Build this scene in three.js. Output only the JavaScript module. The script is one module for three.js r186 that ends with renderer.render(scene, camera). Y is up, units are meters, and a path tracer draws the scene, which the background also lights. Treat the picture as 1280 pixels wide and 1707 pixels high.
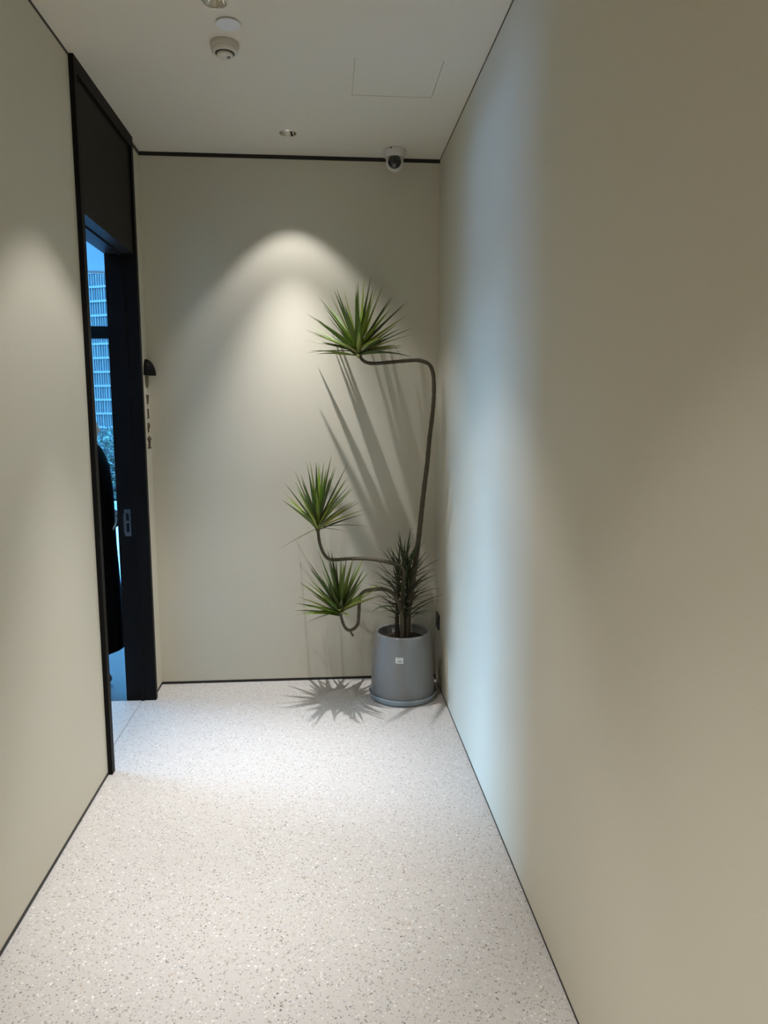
import * as THREE from 'three';
import { RoundedBoxGeometry } from 'three/addons/geometries/RoundedBoxGeometry.js';
import { mergeGeometries, mergeVertices } from 'three/addons/utils/BufferGeometryUtils.js';
import { MarchingCubes } from 'three/addons/objects/MarchingCubes.js';
import { FontLoader } from 'three/addons/loaders/FontLoader.js';
import { TextGeometry } from 'three/addons/geometries/TextGeometry.js';

// ---------------------------------------------------------------- camera, sky, exposure
const scene = new THREE.Scene();
const camera = new THREE.PerspectiveCamera(70.548, 1280 / 1707, 0.05, 800);
camera.position.set(0, 1.53, 0);
camera.lookAt(new THREE.Vector3(0.07925, 1.53 - 0.13877, -0.98715));
scene.background = new THREE.Color().setRGB(0.29, 0.58, 0.97);     // overcast daylight, cold against the warm lamps
scene.backgroundIntensity = 45;
const renderer = new THREE.WebGLRenderer({ antialias: true });
renderer.toneMapping = THREE.LinearToneMapping;
renderer.toneMappingExposure = 0.97;
renderer.shadowMap.enabled = true;
const LAMP = { color: [1.0, 0.99, 1.02], beam: 16.5, spill: 2.1, spillAngle: 0.69 };   // downlights: a narrow beam and a weaker spill with a crisp cut-off

// ---------------------------------------------------------------- sizes (metres)
const XL = -0.935, XR = 0.618, ZE = -4.0, H = 2.84, WT = 0.125, XO = XL - WT;      // corridor; WT the left wall's thickness
const ZR = 3.2, DZ0 = -2.97, DZ1 = -3.805;                                          // rear wall, door opening
const RX = -4.6, RZ0 = -5.5, RZ1 = -1.9;                                            // the room behind the door

// ---------------------------------------------------------------- helpers
let seed = 7;
const rnd = () => { seed = (seed * 1664525 + 1013904223) >>> 0; return seed / 4294967296; };
const rr = (a, b) => a + (b - a) * rnd();
const V = (x, y, z) => new THREE.Vector3(x, y, z);
const taken = {};
function numbered(n) { const k = taken[n] = (taken[n] ?? -1) + 1; return k ? `${n}_${String(k).padStart(3, '0')}` : n; }
function put(o, parent) { o.castShadow = o.receiveShadow = true; parent.add(o); return o; }
function part(name, geometry, material, parent) {
  const m = new THREE.Mesh(geometry, material); m.name = parent === scene ? numbered(name) : partName(name, parent); return put(m, parent);
}
function partName(n, parent) { parent.partNames ??= {}; const k = parent.partNames[n] = (parent.partNames[n] ?? -1) + 1; return k ? `${n}_${String(k).padStart(3, '0')}` : n; }
function structure(name, geometry, material) { const m = part(name, geometry, material, scene); m.userData.kind = 'structure'; return m; }
function thing(name, label, category, pos = [0, 0, 0], group) {
  const g = new THREE.Group(); g.name = numbered(name); g.position.set(...pos); g.userData = { label, category }; if (group) g.userData.group = group; scene.add(g); return g;
}
function box(x0, x1, y0, y1, z0, z1) {
  const g = new THREE.BoxGeometry(x1 - x0, y1 - y0, z1 - z0); g.translate((x0 + x1) / 2, (y0 + y1) / 2, (z0 + z1) / 2); return uvMetres(g);
}
function rbox(x0, x1, y0, y1, z0, z1, r) {
  const g = new RoundedBoxGeometry(x1 - x0, y1 - y0, z1 - z0, 2, r); g.translate((x0 + x1) / 2, (y0 + y1) / 2, (z0 + z1) / 2); return g;
}
function uvMetres(g) {
  const p = g.attributes.position, n = g.attributes.normal, uv = g.attributes.uv;
  for (let i = 0; i < p.count; i++) {
    const ax = Math.abs(n.getX(i)), ay = Math.abs(n.getY(i));
    if (ax > 0.7) uv.setXY(i, p.getZ(i), p.getY(i)); else if (ay > 0.7) uv.setXY(i, p.getX(i), p.getZ(i)); else uv.setXY(i, p.getX(i), p.getY(i));
  }
  return g;
}
const lathe = (pts, seg = 48) => new THREE.LatheGeometry(pts.map(([r, y]) => new THREE.Vector2(r, y)), seg);
const std = (o) => new THREE.MeshStandardMaterial(o);
const lin = (r, g, b) => new THREE.Color().setRGB(r, g, b);
function merge(list) { return mergeGeometries(list.map((g) => (g.index ? g.toNonIndexed() : g))); }

// ---------------------------------------------------------------- procedural textures
function terrazzo(size, metres) {
  const d = new Uint8Array(size * size * 4), px = size / metres;
  const f = new Float32Array(size * size * 3);
  for (let i = 0; i < size * size; i++) { const n = 1 + (rnd() - 0.5) * 0.035; f[i * 3] = 199 * n; f[i * 3 + 1] = 194.5 * n; f[i * 3 + 2] = 188 * n; }
  const kinds = [[[150, 143, 134], 0.24, 3300], [[112, 106, 100], 0.2, 1500], [[78, 74, 72], 0.17, 800], [[176, 158, 138], 0.22, 1500], [[222, 219, 214], 0.26, 3600], [[160, 160, 166], 0.22, 1500]];
  for (const [c, s, n] of kinds) for (let k = 0; k < n * metres * metres; k++) {
    const cx = rnd() * size, cy = rnd() * size, r = (0.0016 + 0.0034 * rnd() * rnd()) * px * (s / 0.22), a = rnd() * 6.283, e = rr(0.45, 1), j = rr(0.9, 1.1), sides = 3 + Math.floor(rnd() * 3), rot = rnd() * 6;
    const R = Math.ceil(r) + 1;
    for (let y = -R; y <= R; y++) for (let x = -R; x <= R; x++) {
      const u = x * Math.cos(a) + y * Math.sin(a), v = (-x * Math.sin(a) + y * Math.cos(a)) / e, q = Math.hypot(u, v), t = Math.atan2(v, u) + rot;
      const edge = r * (0.82 + 0.18 * Math.cos(t * sides));
      const w = Math.min(1, Math.max(0, edge - q + 0.5));
      if (w <= 0) continue;
      const at = (((Math.floor(cy) + y + size) % size) * size + ((Math.floor(cx) + x + size) % size)) * 3;
      for (let h = 0; h < 3; h++) f[at + h] += (c[h] * j - f[at + h]) * w * 0.85;
    }
  }
  for (let i = 0; i < size * size; i++) { for (let h = 0; h < 3; h++) d[i * 4 + h] = Math.max(0, Math.min(255, f[i * 3 + h])); d[i * 4 + 3] = 255; }
  const t = new THREE.DataTexture(d, size, size); t.colorSpace = THREE.SRGBColorSpace; t.wrapS = t.wrapT = THREE.RepeatWrapping; t.magFilter = THREE.LinearFilter; t.minFilter = THREE.LinearMipmapLinearFilter; t.generateMipmaps = true; t.repeat.set(1 / metres, 1 / metres); t.needsUpdate = true;
  return t;
}
function grain(size, metres, amount, stretch = 1) {
  const d = new Uint8Array(size * size * 4);
  for (let y = 0; y < size; y++) for (let x = 0; x < size; x++) { const v = 255 - amount * rnd(), i = (y * size + x) * 4; d[i] = d[i + 1] = d[i + 2] = v; d[i + 3] = 255; }
  const t = new THREE.DataTexture(d, size, size); t.wrapS = t.wrapT = THREE.RepeatWrapping; t.magFilter = THREE.LinearFilter; t.repeat.set(1 / metres, stretch / metres); t.needsUpdate = true; return t;
}
const fine = grain(256, 0.35, 255);

// ---------------------------------------------------------------- materials
const M = {
  wall: std({ color: lin(0.675, 0.632, 0.508), roughness: 0.72, bumpMap: fine, bumpScale: 0.00012 }),
  ceiling: std({ color: lin(0.79, 0.745, 0.64), roughness: 0.95 }),
  floor: std({ map: terrazzo(2048, 1.8), roughness: 0.42 }),
  black: std({ color: lin(0.012, 0.0115, 0.010), roughness: 0.5 }),
  frame: new THREE.MeshPhysicalMaterial({ color: lin(0.006, 0.006, 0.006), roughness: 0.55, specularIntensity: 0.28 }),
  panel: new THREE.MeshPhysicalMaterial({ color: lin(0.012, 0.0115, 0.0095), roughness: 0.6, specularIntensity: 0.4 }),
  gapTrim: std({ color: lin(0.12, 0.11, 0.09), roughness: 0.8 }),
  chrome: std({ color: lin(0.85, 0.84, 0.82), roughness: 0.14, metalness: 1 }),
  facets: std({ color: lin(0.9, 0.9, 0.88), roughness: 0.08, metalness: 1, flatShading: true }),
  white: std({ color: lin(0.72, 0.71, 0.68), roughness: 0.5 }),
  cream: std({ color: lin(0.66, 0.62, 0.53), roughness: 0.55 }),
  coolWhite: std({ color: lin(0.78, 0.8, 0.84), roughness: 0.55 }),
  dark: std({ color: lin(0.01, 0.01, 0.011), roughness: 0.35 }),
  lens: new THREE.MeshPhysicalMaterial({ color: lin(0.012, 0.012, 0.016), roughness: 0.18, clearcoat: 1, clearcoatRoughness: 0.1 }),
  steel: std({ color: lin(0.12, 0.125, 0.13), roughness: 0.4, metalness: 0.9 }),
  roomWall: std({ color: lin(0.5, 0.5, 0.48), roughness: 0.85 }),
  glass: new THREE.MeshPhysicalMaterial({ color: lin(0.95, 0.97, 0.98), transmission: 1, thickness: 0, roughness: 0, ior: 1.45 }),
  solarGlass: new THREE.MeshPhysicalMaterial({ color: lin(0.094, 0.19, 0.228), transmission: 1, thickness: 0, roughness: 0, ior: 1.45 }),
  blind: std({ color: lin(0.8, 0.84, 0.88), roughness: 0.95 }),
};
M.blind = new THREE.MeshPhysicalMaterial({ color: lin(0.62, 0.7, 0.75), transmission: 0.55, thickness: 0, roughness: 1 });

// ---------------------------------------------------------------- shell of the corridor
{
  structure('floor', box(XO, XR + 0.15, -0.12, 0, ZE - 0.15, ZR + 0.15), M.floor);
  structure('floor_threshold', box(-1.3, XO, -0.12, 0, -3.776, -2.95), M.floor);
  structure('floor_room', merge([box(RX - 0.15, XO, -0.12, 0, RZ0 - 0.1, -3.776), box(RX - 0.15, XO, -0.12, 0, -2.95, RZ1 + 0.15), box(RX - 0.15, -1.3, -0.12, 0, -3.776, -2.95)]), std({ color: lin(0.09, 0.1, 0.11), roughness: 0.35, bumpMap: fine, bumpScale: 0.0002 }));
  // the saw joint in the doorway
  structure('trim_door_joint', box(-0.9905, -0.9885, 0.0002, 0.0006, -3.77, -3.005), M.gapTrim);
  // corridor ceiling with round openings for the downlights
  const s = new THREE.Shape(); s.moveTo(XL - WT, 4.15); s.lineTo(XR + 0.15, 4.15); s.lineTo(XR + 0.15, -ZR - 0.15); s.lineTo(XL - WT, -ZR - 0.15); s.closePath();
  for (const [x, z] of LAMPS()) { const h = new THREE.Path(); h.absellipse(x, -z, 0.036, 0.036, 0, Math.PI * 2, true); s.holes.push(h); }
  // access hatch opening
  const hp = new THREE.Path(); const [ax0, ax1, az0, az1] = HATCH(); hp.moveTo(ax0, -az0); hp.lineTo(ax0, -az1); hp.lineTo(ax1, -az1); hp.lineTo(ax1, -az0); hp.closePath(); s.holes.push(hp);
  const cg = new THREE.ExtrudeGeometry(s, { depth: 0.03, bevelEnabled: false, curveSegments: 32 }); cg.rotateX(-Math.PI / 2); cg.translate(0, H, 0);
  const c = structure('ceiling', cg, M.ceiling);
  const g = 0.0016;
  part('access_panel', box(ax0 + g, ax1 - g, H + 0.0012, H + 0.02, Math.min(az0, az1) + g, Math.max(az0, az1) - g), M.ceiling, c);
  structure('ceiling_slab', box(RX - 0.15, XR + 0.15, H + 0.16, H + 0.3, RZ0 - 0.1, ZR + 0.15), M.ceiling);
  structure('wall_right', box(XR, XR + 0.15, 0, H + 0.16, ZE - 0.15, ZR + 0.15), M.wall);
  structure('wall_end', box(XO, XR, 0, H + 0.16, ZE - 0.15, ZE), M.wall);
  structure('wall_left', box(XO, XL, 0, H + 0.16, DZ0, ZR + 0.15), M.wall);
  structure('wall_left_end', box(XO, XL, 0, H + 0.16, ZE, DZ1), M.wall);
  structure('wall_rear', box(XL, XR, 0, H + 0.16, ZR, ZR + 0.15), M.wall);
  structure('baseboard_left', box(XL, XL + 0.002, 0, 0.013, DZ0, ZR), M.black);
  structure('baseboard_left_end', box(XL, XL + 0.002, 0, 0.013, ZE, DZ1), M.black);
  structure('baseboard_end', box(XL, XR, 0, 0.014, ZE, ZE + 0.002), M.black);
  structure('baseboard_right', box(XR - 0.002, XR, 0, 0.006, ZE, ZR), M.black);
  structure('trim_1', box(XL, XR, H - 0.019, H, ZE, ZE + 0.003), M.black);
  structure('trim_2', box(XL, XL + 0.003, H - 0.008, H, DZ0, ZR), M.black);
  structure('trim_3', box(XR - 0.002, XR, H - 0.006, H, ZE, ZR), M.gapTrim);
  structure('trim_4', box(XL, XL + 0.003, H - 0.019, H, ZE, DZ1), M.black);
}
function LAMPS() { return [[-0.163, -3.694], [-0.342, -2.584], [-0.3, -0.75], [-0.3, 1.1]]; }
function HATCH() { return [0.125, 0.463, -2.922, -3.25]; }

// ---------------------------------------------------------------- door frame with transom panel
{
  const d = new THREE.Group(); d.name = 'door_1'; d.userData.kind = 'structure'; scene.add(d);
  const F = XL + 0.019, jz0 = -3.005, jz1 = -3.772, HD = 2.29;
  part('jamb', merge([box(XO - 0.01, F, 0, H, jz0, DZ0), box(XO, XO + 0.07, 0, H, jz0 - 0.012, jz0)]), M.frame, d);
  const far = part('jamb', merge([box(-0.992, F, 0, H, DZ1, jz1), box(XO - 0.01, -0.992, 0, H, DZ1, jz1 - 0.004), box(-0.992, -0.976, 0, HD, jz1 - 0.002, jz1 + 0.006)]), M.frame, d);
  part('head', box(XO - 0.01, F, H - 0.055, H, jz1, jz0), M.frame, d);
  part('transom_panel', box(XO - 0.01, F - 0.012, HD, H - 0.055, jz1, jz0), M.panel, d);
  part('door_stop', box(-1.0, -0.985, HD - 0.008, HD, jz1, jz0), M.frame, d);
  // strike plate with its latch holes, let into the far jamb
  const sp = new THREE.Shape(); sp.moveTo(-0.016, -0.07); sp.lineTo(0.016, -0.07); sp.lineTo(0.016, 0.07); sp.lineTo(-0.016, 0.07); sp.closePath();
  for (const [y, h] of [[0.03, 0.02], [-0.025, 0.024]]) { const p = new THREE.Path(); p.moveTo(-0.007, y - h); p.lineTo(-0.007, y + h); p.lineTo(0.008, y + h); p.lineTo(0.008, y - h); p.closePath(); sp.holes.push(p); }
  const sg = new THREE.ExtrudeGeometry(sp, { depth: 0.002, bevelEnabled: false }); sg.translate(-1.02, 0.958, jz1 - 0.004);
  const lip = box(-1.039, -1.036, 0.905, 1.005, jz1 - 0.004, jz1 + 0.004);
  part('strike_plate', merge([sg, lip]), M.steel, far);
}

// ---------------------------------------------------------------- room behind the door
{
  structure('wall_room_front', box(RX - 0.15, XO, 0, H + 0.16, RZ1, RZ1 + 0.15), M.roomWall);
  structure('wall_room_right', box(XO, XO + 0.1, 0, H + 0.16, RZ0, ZE - 0.15), M.roomWall);
  structure('ceiling_room', box(RX - 0.15, XO, H, H + 0.1, RZ0 - 0.1, RZ1 + 0.1), M.ceiling);
  function windowWall(name, x0, x1, y0, mull, place, glass, shaded, H) {
    const w = new THREE.Group(); w.name = name; w.userData.kind = 'structure'; scene.add(w); place(w);
    const bars = [], yr = H > 2.5 ? [2.042, 2.13] : [1.2, 1.26], top = 2.5;
    const fr = (a, b, c, e, p = 0.04) => rbox(a, b, c, e, -p, p, 0.006);
    part('window_frame', merge([fr(x0, x1, y0, y0 + 0.035), fr(x0, x1, H - 0.05, H), fr(x0, x0 + 0.05, y0, H), fr(x1 - 0.05, x1, y0, H)]), M.frame, w);
    for (const x of mull) part('mullion', fr(x - 0.03, x + 0.03, y0 + 0.035, H - 0.05), M.frame, w);
    part('window_transom', merge([fr(x0 + 0.05, x1 - 0.05, yr[0], yr[1], 0.038), box(x0 + 0.05, x1 - 0.05, yr[0] + 0.012, yr[0] + 0.02, 0.038, 0.05)]), M.frame, w);
    const xs = [x0 + 0.05, ...mull, x1 - 0.05];
    for (let i = 0; i + 1 < xs.length; i++) for (const [a, b] of [[y0 + 0.035, yr[0]], [yr[1], H - 0.05]]) {
      const g = new THREE.PlaneGeometry(xs[i + 1] - xs[i] - 0.06, b - a); g.translate((xs[i + 1] + xs[i]) / 2, (a + b) / 2, 0); part('pane', g, glass, w);
    }
    if (!shaded) return;
    const bl = box(x0 + 0.06, x1 - 0.06, top, H - 0.03, 0.062, 0.064); part('roller_blind', bl, M.blind, w);
    part('blind_rail', rbox(x0 + 0.06, x1 - 0.06, top - 0.012, top + 0.004, 0.056, 0.07, 0.004), M.white, w);
  }
  windowWall('window_1', -2.0, XO, 0, [], (w) => w.position.set(0, 0, RZ0), M.solarGlass, true, 2.84);
  structure('wall_room_far', box(RX - 0.15, -2.0, 0, H + 0.16, RZ0 - 0.1, RZ0 + 0.05), M.roomWall);
  windowWall('window_2', 3.74, -(RZ0 + 0.05), 0, [], (w) => { w.position.set(RX, 0, 0); w.rotation.y = Math.PI / 2; }, M.glass, false, 2.0);
  structure('wall_room_left', merge([box(RX - 0.1, RX + 0.05, 0, H + 0.16, -3.74, RZ1), box(RX - 0.1, RX + 0.05, 2.0, H + 0.16, RZ0, -3.74)]), M.roomWall);
}

// ---------------------------------------------------------------- recessed downlights
{
  const cup = lathe([[0.0355, 0.0], [0.0325, 0.007], [0.0285, 0.015], [0.0235, 0.026], [0.0175, 0.04], [0.0, 0.05]], 18);
  const ring = lathe([[0.036, 0.004], [0.036, -0.0025], [0.0385, -0.003], [0.041, -0.0015], [0.0415, 0.0]], 48);
  const led = lathe([[0.0, 0.026], [0.008, 0.027], [0.013, 0.03], [0.015, 0.035], [0.015, 0.04], [0, 0.041]], 32);
  const ledM = std({ color: 0x222222, emissive: new THREE.Color().setRGB(...LAMP.color), emissiveIntensity: 9, roughness: 0.4 });
  const labels = ['small recessed chrome downlight nearest the end wall, beside the security camera', 'recessed chrome downlight at the top edge of the picture above the white disc',
    'recessed chrome downlight in the ceiling behind the viewer, nearer one', 'recessed chrome downlight in the ceiling behind the viewer, farthest one'];
  LAMPS().forEach(([x, z], i) => {
    const t = thing('downlight', labels[i], 'downlight', [x, H, z], 'recessed ceiling downlights');
    part('reflector', cup, M.facets, t); part('trim_ring', ring, M.chrome, t); part('lamp_lens', led, ledM, t);
    for (const [name, power, angle, soft] of [['beam_light', LAMP.beam * [0.87, 1.42, 1.1, 1.1][i], [0.475, 0.405, 0.57, 0.57][i], 1], ['spill_light', LAMP.spill * [0.88, 1.62, 1.0, 1.0][i], LAMP.spillAngle, 0.2]]) {
      const l = new THREE.SpotLight(new THREE.Color().setRGB(...LAMP.color), power, 0, angle, soft, 2);
      l.name = name; l.position.set(0, 0.016, 0); l.target.position.set(0, -3, 0); l.castShadow = true; l.shadow.radius = 0.5; l.shadow.mapSize.set(2048, 2048); l.shadow.camera.near = 0.02;
      t.add(l); t.add(l.target);
    }
  });
}

// ---------------------------------------------------------------- ceiling fittings
{
  const sm = thing('smoke_detector', 'round cream smoke detector on the ceiling beside the white disc', 'smoke detector', [-0.347, H, -2.855]);
  part('base', lathe([[0, 0], [0.0505, 0], [0.0515, -0.003], [0.0515, -0.015], [0.05, -0.018], [0.0, -0.018]]), M.cream, sm);
  part('housing', lathe([[0.047, -0.017], [0.0485, -0.02], [0.047, -0.029], [0.041, -0.034], [0.035, -0.034], [0.035, -0.031]]), M.cream, sm);
  part('vent_gap', lathe([[0.0, -0.03], [0.0355, -0.03], [0.035, -0.0325], [0, -0.0325]]), M.dark, sm);
  const cap = part('sensor_cap', lathe([[0.0, -0.032], [0.027, -0.032], [0.029, -0.036], [0.0285, -0.042], [0.025, -0.045], [0, -0.0465]]), M.cream, sm);
  for (const [x, z, l] of [[0.012, -0.004, 0.006], [0.014, 0.006, 0.006]]) part('slot', box(x - l, x + l, -0.0475, -0.0455, z - 0.0014, z + 0.0014), M.dark, cap);
  const dk = part('ceiling_disc', lathe([[0, 0], [0.039, 0], [0.0405, -0.003], [0.0425, -0.0045], [0.042, -0.007], [0.04, -0.008], [0, -0.0085]]), M.coolWhite, scene);
  dk.position.set(-0.316, H, -2.711); dk.userData = { label: 'flat round white cover disc on the ceiling between downlight and smoke detector', category: 'cover disc' };

  // turret camera
  const t = thing('security_camera', 'white turret security camera with black face on the ceiling by the end wall', 'camera', [0.366, H, -3.88]);
  const base = part('base', lathe([[0, 0], [0.056, 0], [0.057, -0.003], [0.056, -0.012], [0.054, -0.03], [0.0515, -0.043], [0.047, -0.048], [0.042, -0.044]]), M.white, t);
  const screw = new THREE.CylinderGeometry(0.004, 0.004, 0.005, 12); screw.rotateX(Math.PI / 2); screw.translate(-0.024, -0.007, 0.052); part('screw', screw, M.dark, base);
  const ball = part('ball', new THREE.SphereGeometry(0.051, 40, 28), M.white, t); ball.position.set(0, -0.06, 0.002); ball.scale.setScalar(0.88); base.scale.y = 0.84;
  const look = new THREE.Quaternion().setFromUnitVectors(V(0, 1, 0), V(-0.12, -0.16, 0.98).normalize()), turned = (pts, n) => { const g = lathe(pts, n); g.applyQuaternion(look); return g; };
  part('hood', turned([[0.043, 0.028], [0.0425, 0.034], [0.041, 0.0365], [0.039, 0.0365], [0.038, 0.034]], 48), M.white, ball);
  part('face', turned([[0.0385, 0.031], [0.0375, 0.0365], [0.027, 0.0455], [0.014, 0.0508], [0, 0.052]], 48), M.lens, ball);
  part('lens', turned([[0.0135, 0.05], [0.0135, 0.0535], [0.0115, 0.0548], [0.008, 0.053], [0, 0.0525]], 32), M.dark, ball);
}

// ---------------------------------------------------------------- wall outlet
{
  const t = thing('wall_outlet', 'black square power outlet low on the right wall behind the plant pot', 'outlet', [XR, 0.367, -3.885]);
  part('plate', rbox(-0.009, 0, -0.043, 0.043, -0.043, 0.043, 0.003), M.dark, t);
  for (const [y, z, a] of [[-0.014, -0.009, 0.5], [-0.014, 0.009, -0.5], [0.013, -0.01, 0], [0.013, 0.01, 0]]) { const g = new THREE.BoxGeometry(0.002, 0.012, 0.003); g.rotateX(a); g.translate(-0.0095, y, z); part('pin_slot', g, M.black, t); }
}

// ---------------------------------------------------------------- room sign on the strip of wall past the door
{
  const font = await new FontLoader().loadAsync('fonts/droid/droid_sans_bold.typeface.json');
  const brown = std({ color: lin(0.13, 0.095, 0.06), roughness: 0.45, metalness: 0.3 }), olive = std({ color: lin(0.2, 0.17, 0.09), roughness: 0.5 });
  const t = thing('door_sign', 'wall-mounted black half-dome sign with brown raised letters beside the door', 'sign', [XL, 1.712, -3.945]);
  // half dome: a quarter sphere flat against the wall, flat underneath
  const R = 0.052, dome = new THREE.SphereGeometry(1, 40, 24, 0, Math.PI * 2, 0, Math.PI / 2); dome.scale(R, 0.085, R); 
  const p = dome.attributes.position; for (let i = 0; i < p.count; i++) if (p.getX(i) < 0) p.setX(i, 0); dome.computeVertexNormals();
  const und = new THREE.CircleGeometry(R, 40); und.rotateX(Math.PI / 2); const q = und.attributes.position; for (let i = 0; i < q.count; i++) if (q.getX(i) < 0) q.setX(i, 0);
  part('dome', merge([dome, und]), new THREE.MeshPhysicalMaterial({ color: lin(0.004, 0.004, 0.004), roughness: 0.5, specularIntensity: 0.3 }), t);
  const stem = lathe([[0, -0.064], [0.012, -0.064], [0.018, -0.054], [0.024, 0], [0, 0]], 32); const w = stem.attributes.position; for (let i = 0; i < w.count; i++) w.setX(i, Math.max(0, w.getX(i)) * 0.55); stem.computeVertexNormals();
  part('stem', stem, olive, t);
  let y = -0.1;
  for (const ch of 'VIP') {
    const g = new TextGeometry(ch, { font, size: 0.05, depth: 0.006, curveSegments: 6, bevelEnabled: false }); g.computeBoundingBox(); const b = g.boundingBox;
    g.translate(-(b.min.x + b.max.x) / 2, -b.max.y, 0); g.rotateY(Math.PI / 2); g.translate(0, y, 0); part('letter', g, brown, t); y -= 0.073;
  }
  // the character for "room", stroke by stroke
  const st = (x0, y0, x1, y1, k = 0.0055) => { const L = Math.hypot(x1 - x0, y1 - y0), g = new THREE.BoxGeometry(L + k * 0.6, k, 0.006); g.rotateZ(Math.atan2(y1 - y0, x1 - x0)); g.translate((x0 + x1) / 2, (y0 + y1) / 2, 0.003); return g; };
  const s = merge([st(0, 0.031, 0.003, 0.026), st(-0.027, 0.023, 0.027, 0.023), st(-0.027, 0.023, -0.029, 0.013), st(0.027, 0.023, 0.025, 0.013), st(-0.018, 0.012, 0.018, 0.012, 0.0045), st(-0.004, 0.012, -0.013, 0.001, 0.0045), st(-0.013, 0.001, 0.017, 0.003, 0.0045), st(0.008, 0.008, 0.017, -0.001, 0.0045), st(0, 0.002, 0, -0.028), st(-0.02, -0.011, 0.02, -0.011, 0.0045), st(-0.028, -0.028, 0.028, -0.028)]);
  s.rotateY(Math.PI / 2); s.translate(0, y - 0.031, 0); part('letter', s, brown, t);
}

// ---------------------------------------------------------------- pot, saucer
const POT = [0.402, 0, -3.742];
{
  const sa = part('saucer', lathe([[0, 0.0], [0.166, 0.0], [0.176, 0.006], [0.183, 0.026], [0.1845, 0.033], [0.181, 0.035], [0.178, 0.03], [0.172, 0.012], [0, 0.01]], 80), std({ color: lin(0.3, 0.36, 0.4), roughness: 0.35 }), scene);
  sa.position.set(...POT); sa.userData = { label: 'shallow round grey-blue saucer on the floor under the grey pot', category: 'saucer' };
  const t = thing('plant_pot', 'large grey glossy tapered plant pot with a white price sticker', 'pot', [POT[0], 0.0105, POT[2]]);
  const prof = [[0, 0], [0.158, 0], [0.168, 0.006], [0.1725, 0.02], [0.1705, 0.07], [0.168, 0.13], [0.164, 0.2], [0.1595, 0.26], [0.1545, 0.305], [0.1505, 0.33], [0.1475, 0.343], [0.142, 0.35], [0.136, 0.3505], [0.131, 0.347], [0.1285, 0.338], [0.1285, 0.28], [0, 0.28]];
  const curve = new THREE.SplineCurve(prof.slice(2, 14).map(([r, y]) => new THREE.Vector2(r, y))).getPoints(60).map((v) => [v.x, v.y]);
  const potM = new THREE.MeshPhysicalMaterial({ color: lin(0.215, 0.215, 0.21), roughness: 0.34, clearcoat: 0.35, clearcoatRoughness: 0.25, bumpMap: fine, bumpScale: 0.0002 });
  part('body', lathe([...prof.slice(0, 2), ...curve, ...prof.slice(14)], 96), potM, t);
  const so = new THREE.CircleGeometry(0.129, 40, 0, Math.PI * 2); 
  const soil = lathe([[0, 0.312], [0.03, 0.311], [0.06, 0.308], [0.09, 0.305], [0.115, 0.303], [0.1284, 0.302], [0.1284, 0.285], [0, 0.285]], 60);
  const sp = soil.attributes.position; for (let i = 0; i < sp.count; i++) if (sp.getY(i) > 0.29) sp.setY(i, sp.getY(i) + (Math.sin(sp.getX(i) * 310) * Math.cos(sp.getZ(i) * 270)) * 0.003); soil.computeVertexNormals();
  part('soil', soil, std({ color: lin(0.045, 0.03, 0.02), roughness: 1 }), t);
  // sticker: a small curved label on the front
  const cv = document.createElement('canvas'); cv.width = 256; cv.height = 192; const c = cv.getContext('2d');
  c.fillStyle = '#e6e6e2'; c.fillRect(0, 0, 256, 192); c.fillStyle = '#6a6666'; for (const [x, y, w] of [[62, 22, 110], [62, 62, 70], [160, 56, 58]]) c.fillRect(x, y, w, 12);
  c.fillStyle = '#222'; for (const [x, w] of [[58, 8], [70, 5], [79, 14], [116, 6], [126, 20], [150, 9], [164, 4], [172, 10], [190, 5], [200, 16]]) c.fillRect(x, 104, w, 52);
  const tx = new THREE.CanvasTexture(cv); tx.colorSpace = THREE.SRGBColorSpace;
  const W = 0.040, Hh = 0.030, y0 = 0.238, th0 = -0.215, sg = new THREE.PlaneGeometry(W, Hh, 8, 4), pp = sg.attributes.position;
  const rad = (y) => { for (let i = 2; i < 14; i++) if (prof[i][1] <= y && prof[i + 1][1] > y) return prof[i][0] + (prof[i + 1][0] - prof[i][0]) * (y - prof[i][1]) / (prof[i + 1][1] - prof[i][1]); return 0.16; };
  for (let i = 0; i < pp.count; i++) { const y = y0 + pp.getY(i), r = rad(y) + 0.0006, a = th0 + pp.getX(i) / r; pp.setXYZ(i, Math.sin(a) * r, y, Math.cos(a) * r); } sg.computeVertexNormals();
  const stk = part('sticker', sg, std({ map: tx, roughness: 0.5 }), t); stk.userData.label = 'small white price sticker with a dark code';
}

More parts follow.
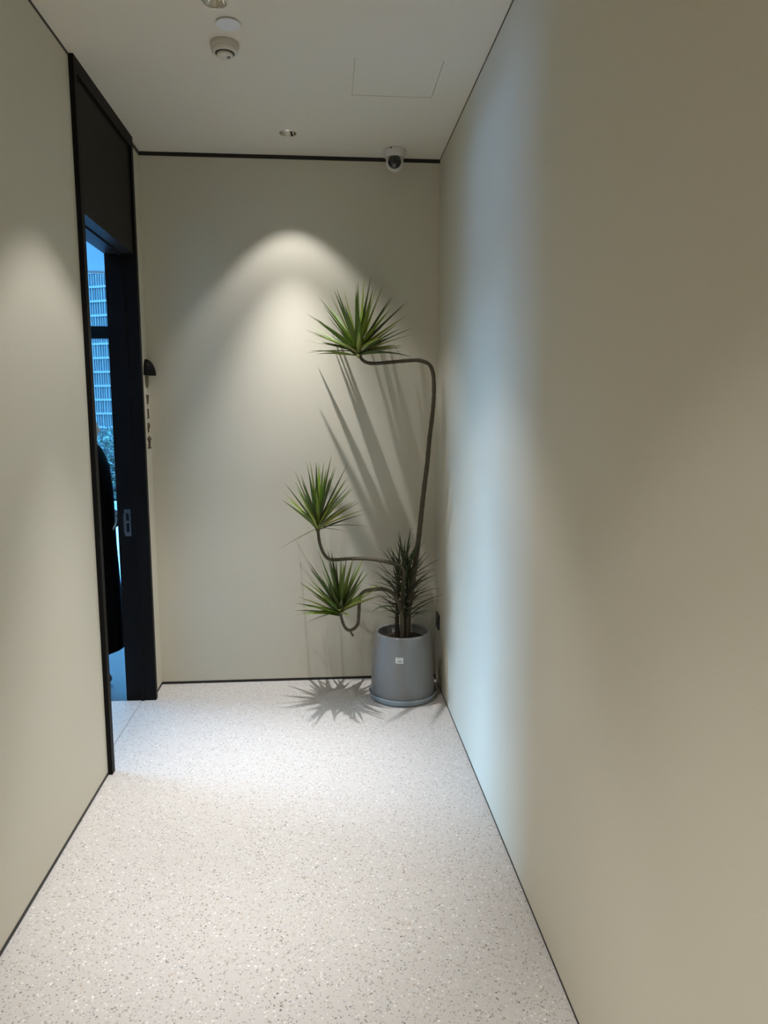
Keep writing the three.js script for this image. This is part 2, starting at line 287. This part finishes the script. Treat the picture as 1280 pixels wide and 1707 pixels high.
// ---------------------------------------------------------------- dracaena
{
  const t = thing('dracaena_plant', 'tall bent-cane dracaena with three spiky leaf crowns growing in the grey pot', 'plant', [POT[0], 0.31, POT[2]]);
  const O = V(...t.position.toArray());
  const bark = std({ color: lin(0.105, 0.09, 0.06), roughness: 0.9, bumpMap: grain(128, 0.02, 255), bumpScale: 0.0008 });
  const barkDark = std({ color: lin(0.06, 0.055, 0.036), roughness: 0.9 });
  function cane(pts, r0, r1, m, seg = 90) {
    const c = new THREE.CatmullRomCurve3(pts.map((p) => V(...p).sub(O)), false, 'centripetal'), g = new THREE.TubeGeometry(c, seg, 1, 10, false), p = g.attributes.position, P = new THREE.Vector3();
    for (let i = 0; i <= seg; i++) { c.getPointAt(i / seg, P); const r = (r0 + (r1 - r0) * i / seg) * (1 + 0.05 * Math.sin(i * 2.1) + 0.03 * Math.sin(i * 5.3)); for (let j = 0; j <= 10; j++) { const k = i * 11 + j; p.setXYZ(k, P.x + (p.getX(k) - P.x) * r, P.y + (p.getY(k) - P.y) * r, P.z + (p.getZ(k) - P.z) * r); } }
    g.computeVertexNormals(); return part('cane', g, m, t);
  }
  const B = POT[0], Z = POT[2];
  cane([[B + 0.012, 0.3, Z + 0.01], [B + 0.025, 0.42, Z - 0.005], [B + 0.06, 0.66, Z - 0.02], [0.487, 0.845, -3.775], [0.514, 1.103, -3.78], [0.532, 1.25, -3.785], [0.544, 1.388, -3.785], [0.561, 1.544, -3.785], [0.564, 1.667, -3.785], [0.557, 1.73, -3.785], [0.538, 1.767, -3.785], [0.49, 1.786, -3.785], [0.44, 1.786, -3.785], [0.381, 1.781, -3.785], [0.32, 1.775, -3.785], [0.248, 1.77, -3.785], [0.21, 1.776, -3.785], [0.186, 1.795, -3.785], [0.172, 1.835, -3.785]], 0.0155, 0.0085, bark, 140);
  cane([[B - 0.004, 0.3, Z + 0.02], [B - 0.006, 0.45, Z + 0.02], [B - 0.0, 0.6, Z + 0.02], [B + 0.0, 0.69, Z + 0.03], [0.385, 0.718, -3.71], [0.329, 0.742, -3.70], [0.234, 0.762, -3.70], [0.125, 0.767, -3.70], [0.035, 0.762, -3.70], [0.008, 0.768, -3.70], [-0.016, 0.795, -3.70], [-0.035, 0.845, -3.70], [-0.043, 0.9, -3.70], [-0.044, 0.945, -3.70]], 0.013, 0.0075, bark, 130);
  cane([[B - 0.012, 0.3, Z + 0.045], [0.394, 0.40, -3.70], [0.381, 0.505, -3.70], [0.347, 0.573, -3.70], [0.297, 0.6, -3.70], [0.24, 0.599, -3.70], [0.196, 0.59, -3.70], [0.172, 0.565, -3.70], [0.167, 0.53, -3.70], [0.164, 0.47, -3.70], [0.157, 0.412, -3.70], [0.135, 0.388, -3.70], [0.110, 0.382, -3.70], [0.092, 0.396, -3.70], [0.077, 0.43, -3.70], [0.066, 0.485, -3.70]], 0.0125, 0.0075, bark, 130);
  const nub = new THREE.CylinderGeometry(0.0045, 0.006, 0.035, 8); nub.rotateZ(0.5); nub.translate(0.125 - O.x, 0.365 - O.y, -3.70 - O.z); part('cut_stub', nub, bark, t);
  cane([[B + 0.03, 0.3, Z - 0.02], [B + 0.034, 0.45, Z - 0.02], [B + 0.03, 0.6, Z - 0.015], [B + 0.035, 0.74, Z - 0.01]], 0.013, 0.009, barkDark, 40);
  cane([[B - 0.028, 0.3, Z - 0.01], [B - 0.032, 0.45, Z - 0.005], [B - 0.028, 0.58, Z + 0.005], [B - 0.024, 0.7, Z]], 0.012, 0.008, barkDark, 40);
  cane([[B + 0.005, 0.3, Z - 0.05], [B + 0.008, 0.5, Z - 0.05], [B + 0.005, 0.66, Z - 0.045]], 0.012, 0.008, barkDark, 40);

  const leafM = new THREE.MeshPhysicalMaterial({ vertexColors: true, roughness: 0.55, side: THREE.DoubleSide, transmission: 0.0, thickness: 0, sheen: 0 });
  // a strap leaf: arched, folded along its keel, pointed
  function leaf(base, dir, len, wid, droop, tone, kink) {
    const n = 9, pos = [], col = [], idx = [], P = base.clone(), d = dir.clone().normalize();
    let side = new THREE.Vector3().crossVectors(d, V(0, 1, 0)); if (side.length() < 0.12) side = V(Math.cos(len * 977), 0, Math.sin(len * 977)); side.normalize();
    const roll = (rnd() - 0.5) * 0.9, step = len / n;
    for (let i = 0; i <= n; i++) {
      const u = i / n, w = wid * (0.38 + 0.62 * Math.sin(Math.min(1, u / 0.36) * Math.PI / 2)) * (u < 0.36 ? 1 : Math.pow(Math.max(0, 1 - (u - 0.36) / 0.64), 0.9)) + 0.0004;
      const s = side.clone().applyAxisAngle(d, roll), up = new THREE.Vector3().crossVectors(s, d).normalize();
      const f = 0.35 * w;
      for (const k of [-1, -0.55, 0, 0.55, 1]) {
        const v = P.clone().addScaledVector(s, k * w / 2).addScaledVector(up, (Math.abs(k) - 0.5) * f); v.x = Math.min(v.x, XR - 0.004); v.z = Math.max(v.z, ZE + 0.006); pos.push(v.x - O.x, v.y - O.y, v.z - O.z);
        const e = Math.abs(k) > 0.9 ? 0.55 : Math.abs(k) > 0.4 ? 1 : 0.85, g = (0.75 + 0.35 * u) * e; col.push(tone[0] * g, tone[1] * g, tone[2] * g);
      }
      P.addScaledVector(d, step);
      d.y -= droop * step * (0.4 + 1.6 * u); if (kink && i === kink) d.y -= 1.5; d.normalize();
    }
    for (let i = 0; i < n; i++) for (let j = 0; j < 4; j++) { const a = i * 5 + j; idx.push(a, a + 1, a + 6, a, a + 6, a + 5); }
    const g = new THREE.BufferGeometry(); g.setAttribute('position', new THREE.Float32BufferAttribute(pos, 3)); g.setAttribute('color', new THREE.Float32BufferAttribute(col, 3)); g.setIndex(idx); g.computeVertexNormals();
    return part('leaf', g, leafM, t);
  }
  const tones = [[0.16, 0.24, 0.022], [0.095, 0.155, 0.018], [0.26, 0.33, 0.035], [0.06, 0.1, 0.018], [0.32, 0.35, 0.06]];
  function crown(base, count, len, wid, spread, axis, dark = 1, zlim = 1) {
    const ax = V(...axis).normalize();
    for (let i = 0; i < count; i++) {
      const u = (i + 0.5) / count, th = spread * Math.pow(u, 0.72), ph = i * 2.39996 + rr(-0.25, 0.25);
      let d = V(Math.sin(th) * Math.cos(ph), Math.cos(th), Math.sin(th) * Math.sin(ph)); d.applyQuaternion(new THREE.Quaternion().setFromUnitVectors(V(0, 1, 0), ax));
      const L = len * rr(0.85, 1.05) * (1 - 0.28 * u);
      const room = (base.z - (ZE + 0.02)) / L; if (d.z < -room) { const k = Math.sqrt((1 - room * room) / (1 - d.z * d.z)); d.set(d.x * k, d.y * k, -room); }
      const rx = (XR - 0.01 - base.x) / L; if (d.x > rx) { d.x = rx; d.normalize(); }
      d.z *= zlim; d.normalize();
      const tn = tones[Math.floor(rnd() * (u > 0.7 ? 5 : 4))].map((c) => c * dark * rr(0.85, 1.15));
      const b = base.clone().addScaledVector(ax, rr(-0.015, 0.02) - u * 0.02);
      leaf(b, d, L, wid * rr(0.75, 1.15), (0.15 + 1.1 * u * u) * rr(0.4, 1.2), tn, 0);
    }
  }
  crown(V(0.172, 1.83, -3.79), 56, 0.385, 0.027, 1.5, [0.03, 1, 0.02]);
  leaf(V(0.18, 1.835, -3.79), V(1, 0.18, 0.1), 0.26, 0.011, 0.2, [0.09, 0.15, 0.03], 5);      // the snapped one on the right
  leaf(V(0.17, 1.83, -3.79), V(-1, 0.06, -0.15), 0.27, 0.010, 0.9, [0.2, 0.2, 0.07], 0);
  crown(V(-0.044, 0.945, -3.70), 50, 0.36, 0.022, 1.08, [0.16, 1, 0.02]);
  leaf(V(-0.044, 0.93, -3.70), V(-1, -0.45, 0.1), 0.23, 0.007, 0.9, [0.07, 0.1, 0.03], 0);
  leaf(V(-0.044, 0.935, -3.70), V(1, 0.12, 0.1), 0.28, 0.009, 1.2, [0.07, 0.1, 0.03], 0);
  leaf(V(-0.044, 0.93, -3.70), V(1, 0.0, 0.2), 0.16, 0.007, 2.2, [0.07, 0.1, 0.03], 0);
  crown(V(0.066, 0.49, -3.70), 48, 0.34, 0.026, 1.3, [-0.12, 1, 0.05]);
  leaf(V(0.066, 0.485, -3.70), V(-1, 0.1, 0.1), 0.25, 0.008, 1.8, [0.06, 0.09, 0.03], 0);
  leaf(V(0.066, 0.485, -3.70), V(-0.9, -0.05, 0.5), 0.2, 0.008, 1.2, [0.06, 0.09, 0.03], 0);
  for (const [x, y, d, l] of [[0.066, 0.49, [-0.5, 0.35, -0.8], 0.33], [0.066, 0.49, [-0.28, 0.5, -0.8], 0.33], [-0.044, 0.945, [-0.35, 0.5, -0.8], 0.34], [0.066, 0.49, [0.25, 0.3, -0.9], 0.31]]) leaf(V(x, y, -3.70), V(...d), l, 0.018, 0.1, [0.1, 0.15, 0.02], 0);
  // the dark bush of narrow leaves round the canes
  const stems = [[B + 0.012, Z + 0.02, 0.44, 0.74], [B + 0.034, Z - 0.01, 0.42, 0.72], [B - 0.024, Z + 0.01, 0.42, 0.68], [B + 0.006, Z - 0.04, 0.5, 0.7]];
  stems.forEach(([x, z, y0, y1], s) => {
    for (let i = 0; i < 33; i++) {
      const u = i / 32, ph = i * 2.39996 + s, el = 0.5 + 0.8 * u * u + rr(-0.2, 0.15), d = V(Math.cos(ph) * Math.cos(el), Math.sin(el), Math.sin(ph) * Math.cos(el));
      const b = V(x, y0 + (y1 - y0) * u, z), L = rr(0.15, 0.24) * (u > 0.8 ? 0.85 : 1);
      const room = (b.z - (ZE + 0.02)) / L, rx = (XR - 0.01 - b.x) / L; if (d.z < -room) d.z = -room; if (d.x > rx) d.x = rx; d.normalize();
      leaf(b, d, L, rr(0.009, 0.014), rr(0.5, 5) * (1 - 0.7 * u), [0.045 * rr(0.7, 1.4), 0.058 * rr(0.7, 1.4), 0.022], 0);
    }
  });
}
PERSON();
OUTSIDE();

// ---------------------------------------------------------------- person in a long black coat, just inside the door
function PERSON() {
  const t = thing('person', 'person in a long black coat standing just inside the open door', 'person', [-1.272, 0, -3.95]);
  // local frame: +x is where the person faces, z to the right hand; heights in metres
  const skin = std({ color: lin(0.7, 0.54, 0.47), roughness: 0.55 }), coatM = new THREE.MeshPhysicalMaterial({ color: lin(0.003, 0.003, 0.0035), roughness: 1, specularIntensity: 0.1 }), hairM = std({ color: lin(0.006, 0.005, 0.005), roughness: 0.6 });
  const smin = (a, b, k) => { const h = Math.max(k - Math.abs(a - b), 0) / k; return Math.min(a, b) - h * h * k / 4; };
  function capsule(p, a, b, ra, rb) { const bx = b[0] - a[0], by = b[1] - a[1], bz = b[2] - a[2], l = bx * bx + by * by + bz * bz, u = Math.max(0, Math.min(1, ((p[0] - a[0]) * bx + (p[1] - a[1]) * by + (p[2] - a[2]) * bz) / (l || 1))); return Math.hypot(p[0] - a[0] - bx * u, p[1] - a[1] - by * u, p[2] - a[2] - bz * u) - (ra + (rb - ra) * u); }
  const ell = (p, c, r) => { const k = Math.hypot((p[0] - c[0]) / r[0], (p[1] - c[1]) / r[1], (p[2] - c[2]) / r[2]); return (k - 1) * Math.min(...r); };
  function field(fn, lo, hi, res) {
    const mc = new MarchingCubes(res, new THREE.MeshBasicMaterial(), false, false, 200000), s = mc.size, half = s / 2, f = mc.field; mc.isolation = 0;
    for (let k = 0; k < s; k++) for (let j = 0; j < s; j++) for (let i = 0; i < s; i++) {
      const p = [lo[0] + (i / s) * (hi[0] - lo[0]), lo[1] + (j / s) * (hi[1] - lo[1]), lo[2] + (k / s) * (hi[2] - lo[2])]; f[i + j * s + k * s * s] = -fn(p);
    }
    mc.update(); const n = mc.count, g = new THREE.BufferGeometry(), a = new Float32Array(n * 3);
    for (let i = 0; i < n; i++) for (let h = 0; h < 3; h++) a[i * 3 + h] = lo[h] + ((mc.positionArray[i * 3 + h] * half + half) / s) * (hi[h] - lo[h]);
    g.setAttribute('position', new THREE.BufferAttribute(a, 3)); const w = mergeVertices(g, 1e-5); w.computeVertexNormals(); return w;
  }
  const chain = (p, list, k) => list.reduce((m, [a, b, ra, rb]) => smin(m, capsule(p, a, b, ra, rb), k), 9);
  const sh = 1.29, elbow = (s) => [0.0, 1.0, 0.19 * s], wrist = [[0.045, 0.88, 0.075], [0.11, 0.93, -0.05]];      // near hand in the coat pocket, far forearm held forward
  const arms = [1, -1].map((s, i) => [[[-0.01, sh, 0.15 * s], elbow(s), 0.045, 0.038], [elbow(s), wrist[i], 0.036, 0.025]]);
  const legs = [1, -1].map((s) => [[[0, 0.82, 0.075 * s], [0.0, 0.44, 0.075 * s], 0.08, 0.052], [[-0.01, 0.44, 0.075 * s], [-0.09, 0.08, 0.075 * s], 0.052, 0.034], [[-0.1, 0.05, 0.075 * s], [0.02, 0.03, 0.08 * s], 0.03, 0.024]]);
  const bodyFn = (p) => {
    let d = ell(p, [0, 1.1, 0], [0.095, 0.27, 0.16]); d = smin(d, ell(p, [-0.005, 0.85, 0], [0.11, 0.16, 0.16]), 0.1);
    d = smin(d, capsule(p, [-0.02, 1.24, 0], [0.005, 1.4, 0], 0.055, 0.047), 0.06);
    for (const a of [...arms, ...legs]) d = smin(d, chain(p, a, 0.03), 0.03); return d;
  };
  const body = field(bodyFn, [-0.24, -0.01, -0.28], [0.24, 1.46, 0.28], 88);
  const hx = -0.02, hy = 1.45;
  const headFn = (p) => {
    let d = ell(p, [hx - 0.008, hy + 0.025, 0], [0.092, 0.105, 0.074]); d = smin(d, ell(p, [hx + 0.028, hy - 0.05, 0], [0.058, 0.062, 0.054]), 0.04);
    d = smin(d, capsule(p, [hx + 0.075, hy + 0.015, 0], [hx + 0.098, hy - 0.022, 0], 0.006, 0.0105), 0.018);
    for (const s of [1, -1]) { d = -smin(-d, ell(p, [hx + 0.094, hy + 0.014, 0.03 * s], [0.016, 0.013, 0.018]), 0.012); d = smin(d, ell(p, [hx + 0.07, hy + 0.012, 0.03 * s], [0.0145, 0.0125, 0.0135]), 0.004); d = smin(d, ell(p, [hx - 0.012, hy, 0.076 * s], [0.02, 0.031, 0.009]), 0.006); }
    d = smin(d, ell(p, [hx + 0.079, hy - 0.05, 0], [0.011, 0.006, 0.022]), 0.006); d = smin(d, ell(p, [hx + 0.076, hy - 0.062, 0], [0.011, 0.0065, 0.018]), 0.006);
    d = smin(d, ell(p, [hx + 0.066, hy - 0.094, 0], [0.02, 0.016, 0.02]), 0.02);
    return smin(d, capsule(p, [-0.01, 1.3, 0], [0.005, hy - 0.05, 0], 0.05, 0.045), 0.03);
  };
  const head = field(headFn, [-0.13, 1.3, -0.12], [0.13, 1.6, 0.12], 84);
  const hands = [[V(0.05, -1, -0.15), V(0.9, 0.1, 0.3)], [V(-0.12, -0.9, 0.35), V(0.5, 0.1, 0.8)]].map(([along, thumb], i) => {
    const F = [];
    for (let k = 0; k < 4; k++) { const z = (1.5 - k) * 0.0195, L = [0.9, 1, 0.95, 0.78][k], p = [0.078 - 0.004 * Math.abs(k - 1.2), 0, z], a = [0.078 + 0.036 * L, -0.008, z * 1.04], b = [0.078 + 0.056 * L, -0.022, z * 1.02], c = [0.078 + 0.064 * L, -0.042, z]; F.push([[p, a, 0.0095, 0.0088], [a, b, 0.0088, 0.0082], [b, c, 0.0082, 0.0068]]); }
    F.push([[[0.018, -0.004, 0.03], [0.046, -0.012, 0.056], 0.0125, 0.0105], [[0.046, -0.012, 0.056], [0.074, -0.022, 0.056], 0.0102, 0.008]]);
    const fn = (p) => { let d = smin(capsule(p, [-0.045, 0, 0], [0.005, 0, 0], 0.024, 0.022), ell(p, [0.045, 0, 0], [0.046, 0.0165, 0.041]), 0.02); for (const f of F) d = smin(d, chain(p, f, 0.004), 0.005); return d; };
    const g = field(fn, [-0.08, -0.09, -0.085], [0.17, 0.09, 0.095], 64), X = along.normalize(), Y = new THREE.Vector3().crossVectors(thumb, X).normalize(), Z = new THREE.Vector3().crossVectors(X, Y);
    return g.applyMatrix4(new THREE.Matrix4().makeBasis(X, Y, Z).setPosition(...wrist[i]));
  });
  part('body', mergeGeometries([body, head, ...hands]), skin, t);
  // coat: flared sections, open hem, collar
  const rows = [[1.355, 0.06, 0.062, 0.0], [1.335, 0.078, 0.09, -0.004], [1.30, 0.098, 0.165, -0.006], [1.24, 0.118, 0.182, -0.004], [1.1, 0.13, 0.178, 0.0], [0.98, 0.132, 0.172, 0.0], [0.8, 0.136, 0.188, -0.002], [0.6, 0.142, 0.202, 0.0], [0.3, 0.152, 0.216, 0.0], [0.245, 0.154, 0.22, 0.0]];
  const S = 48, pos = [], idx = [], all = [...rows, ...[...rows].reverse().map(([y, a, b, c]) => [y + 0.001, a - 0.006, b - 0.006, c])];
  for (const [y, a, b, c] of all) for (let j = 0; j < S; j++) { const th = j / S * Math.PI * 2, fl = 1 + (1.1 - Math.min(1.1, y)) * 0.035 * Math.sin(th * 7 + y); pos.push(c + Math.cos(th) * a * fl, y, Math.sin(th) * b * fl); }
  for (let i = 0; i < all.length; i++) for (let j = 0; j < S; j++) { const a = i * S + j, b = i * S + (j + 1) % S, i2 = (i + 1) % all.length, c = i2 * S + j, d = i2 * S + (j + 1) % S; idx.push(a, b, c, b, d, c); }
  const cg = new THREE.BufferGeometry(); cg.setAttribute('position', new THREE.Float32BufferAttribute(pos, 3)); cg.setIndex(idx); cg.computeVertexNormals();
  const coat = part('coat', cg, coatM, t);
  for (const [i, s] of [[0, 1], [1, -1]]) {
    const w = wrist[i], e = elbow(s), n = V(w[0] - e[0], w[1] - e[1], w[2] - e[2]).normalize();
    const g = field((p) => Math.max(chain(p, [[[-0.01, sh, 0.145 * s], e, 0.064, 0.056], [e, w, 0.055, 0.044]], 0.03), p[1] > 1.1 ? -1 : (p[0] - w[0]) * n.x + (p[1] - w[1]) * n.y + (p[2] - w[2]) * n.z - 0.004), [-0.11, 0.86, s > 0 ? 0.0 : -0.29], [0.2, 1.38, s > 0 ? 0.29 : 0.03], 60);
    part('sleeve', g, coatM, coat);
  }
  const hair = field((p) => { let d = ell(p, [hx - 0.02, hy + 0.034, 0], [0.098, 0.11, 0.086]); d = smin(d, ell(p, [hx - 0.062, hy - 0.07, 0], [0.05, 0.12, 0.07]), 0.05); const face = ell(p, [hx + 0.075, hy - 0.03, 0], [0.075, 0.105, 0.085]); return -smin(-d, face, 0.01); }, [-0.15, 1.25, -0.12], [0.12, 1.62, 0.12], 64);
  part('hair', hair, hairM, t);
  for (const s of [1, -1]) {
    const g = field((p) => Math.max(smin(capsule(p, [-0.125, 0.04, 0.075 * s], [0.02, 0.032, 0.08 * s], 0.04, 0.034), capsule(p, [-0.095, 0.1, 0.075 * s], [-0.1, 0.05, 0.075 * s], 0.043, 0.04), 0.03), 0.002 - p[1]), [-0.2, -0.01, 0.075 * s - 0.07], [0.1, 0.17, 0.075 * s + 0.075], 44);
    part('shoe', g, std({ color: lin(0.01, 0.01, 0.01), roughness: 0.4 }), t);
    const tr = field((p) => chain(p, [[[0, 0.8, 0.075 * s], [0, 0.44, 0.075 * s], 0.09, 0.066], [[-0.01, 0.44, 0.075 * s], [-0.085, 0.12, 0.075 * s], 0.066, 0.052]], 0.02), [-0.18, 0.05, 0.075 * s - 0.12], [0.12, 0.92, 0.075 * s + 0.12], 44);
    part('trouser_leg', tr, coatM, t);
  }
}

// ---------------------------------------------------------------- what the window looks out on
function OUTSIDE() {
  const conc = std({ color: lin(0.58, 0.58, 0.7), roughness: 0.9 });
  structure('terrace', box(-14, 6, -0.3, -0.03, -11.6, RZ0 - 0.1), conc);
  structure('terrace_kerb', box(-14, 6, -0.03, 0.12, -11.6, -11.35), std({ color: lin(0.3, 0.3, 0.3), roughness: 0.85 }));
  structure('ground', box(-400, 200, -10.2, -10, -400, 200), std({ color: lin(0.045, 0.042, 0.036), roughness: 1 }));
  // tower
  const t = thing('office_tower', 'pale office tower with stacked window rows seen through the far window', 'building', [-62, -10, -195]); t.rotation.y = -0.42;
  const W = 110, FH = 3.5, N = 34, slab = std({ color: lin(0.2, 0.215, 0.22), roughness: 0.8 }), gl = std({ color: lin(0.12, 0.138, 0.15), roughness: 0.5 }), fin = std({ color: lin(0.165, 0.18, 0.19), roughness: 0.8 });
  const sg = new THREE.BoxGeometry(W, 0.55, 20), wg = new THREE.BoxGeometry(W - 0.4, FH - 0.55, 19);
  const mats = [];
  for (let i = 0; i < N; i++) {
    const s = part('floor_slab', sg, slab, t); s.position.set(0, i * FH + 0.275, -10);
    const w = part('window_row', wg, gl, t); w.position.set(0, i * FH + 0.55 + (FH - 0.55) / 2, -10);
    for (let x = -W / 2 + 0.5; x < W / 2; x += 0.75) mats.push(new THREE.Matrix4().makeTranslation(x + rr(-0.1, 0.1), i * FH + FH / 2 + 0.27, -0.35).scale(V(rr(0.5, 1.2), 1, 1)));
  }
  const im = new THREE.InstancedMesh(new THREE.BoxGeometry(0.26, FH - 0.55, 0.5), fin, mats.length); mats.forEach((m, i) => im.setMatrixAt(i, m)); im.name = 'facade_fins'; im.userData.kind = 'stuff'; put(im, t);
  // trees
  const lg = new THREE.PlaneGeometry(0.1, 0.15, 1, 2); { const p = lg.attributes.position; for (let i = 0; i < p.count; i++) if (Math.abs(p.getY(i)) > 0.05) p.setX(i, p.getX(i) * 0.25); }
  const barkM = std({ color: lin(0.08, 0.07, 0.06), roughness: 1 });
  const spots = [[-9.2, -28, 11.0, 0, 'pale leafy tree beyond the terrace, nearest the window'], [-13.4, -40, 12.0, 1, 'darker leafy tree standing behind the pale one outside'], [-4.5, -33, 10.6, 1, 'dark leafy tree outside, right of the pale tree'], [-15, -30, 10.6, 0, 'pale leafy tree outside, left of the pale nearest tree']];
  spots.forEach(([x, z, h, k, label]) => {
    const tr = thing('tree', label, 'tree', [x, -10, z]);
    const trunk = new THREE.CylinderGeometry(0.14, 0.26, h * 0.62, 10); trunk.translate(0, h * 0.31, 0); part('trunk', trunk, barkM, tr);
    const n = 14000, fm = new THREE.InstancedMesh(lg, std({ color: k ? lin(0.035, 0.05, 0.05) : lin(0.09, 0.12, 0.1), roughness: 0.7, side: THREE.DoubleSide }), n), m = new THREE.Matrix4(), q = new THREE.Quaternion();
    const blobs = Array.from({ length: 14 }, () => V(rr(-2, 2), h * 0.72 + rr(-2, 1.9), rr(-2, 2)));
    for (let i = 0; i < n; i++) { const b = blobs[i % 14], d = V(rr(-1, 1), rr(-1, 1), rr(-1, 1)).normalize().multiplyScalar(1.25 * Math.cbrt(rnd())); q.setFromEuler(new THREE.Euler(rr(0, 6), rr(0, 6), rr(0, 6))); m.compose(b.clone().add(d), q, V(1, 1, 1).multiplyScalar(rr(0.7, 1.3))); fm.setMatrixAt(i, m); fm.setColorAt(i, lin(rr(0.7, 1.2), rr(0.7, 1.2), rr(0.7, 1.2))); }
    fm.name = 'foliage'; fm.userData.kind = 'stuff'; put(fm, tr);
  });
}

renderer.render(scene, camera);
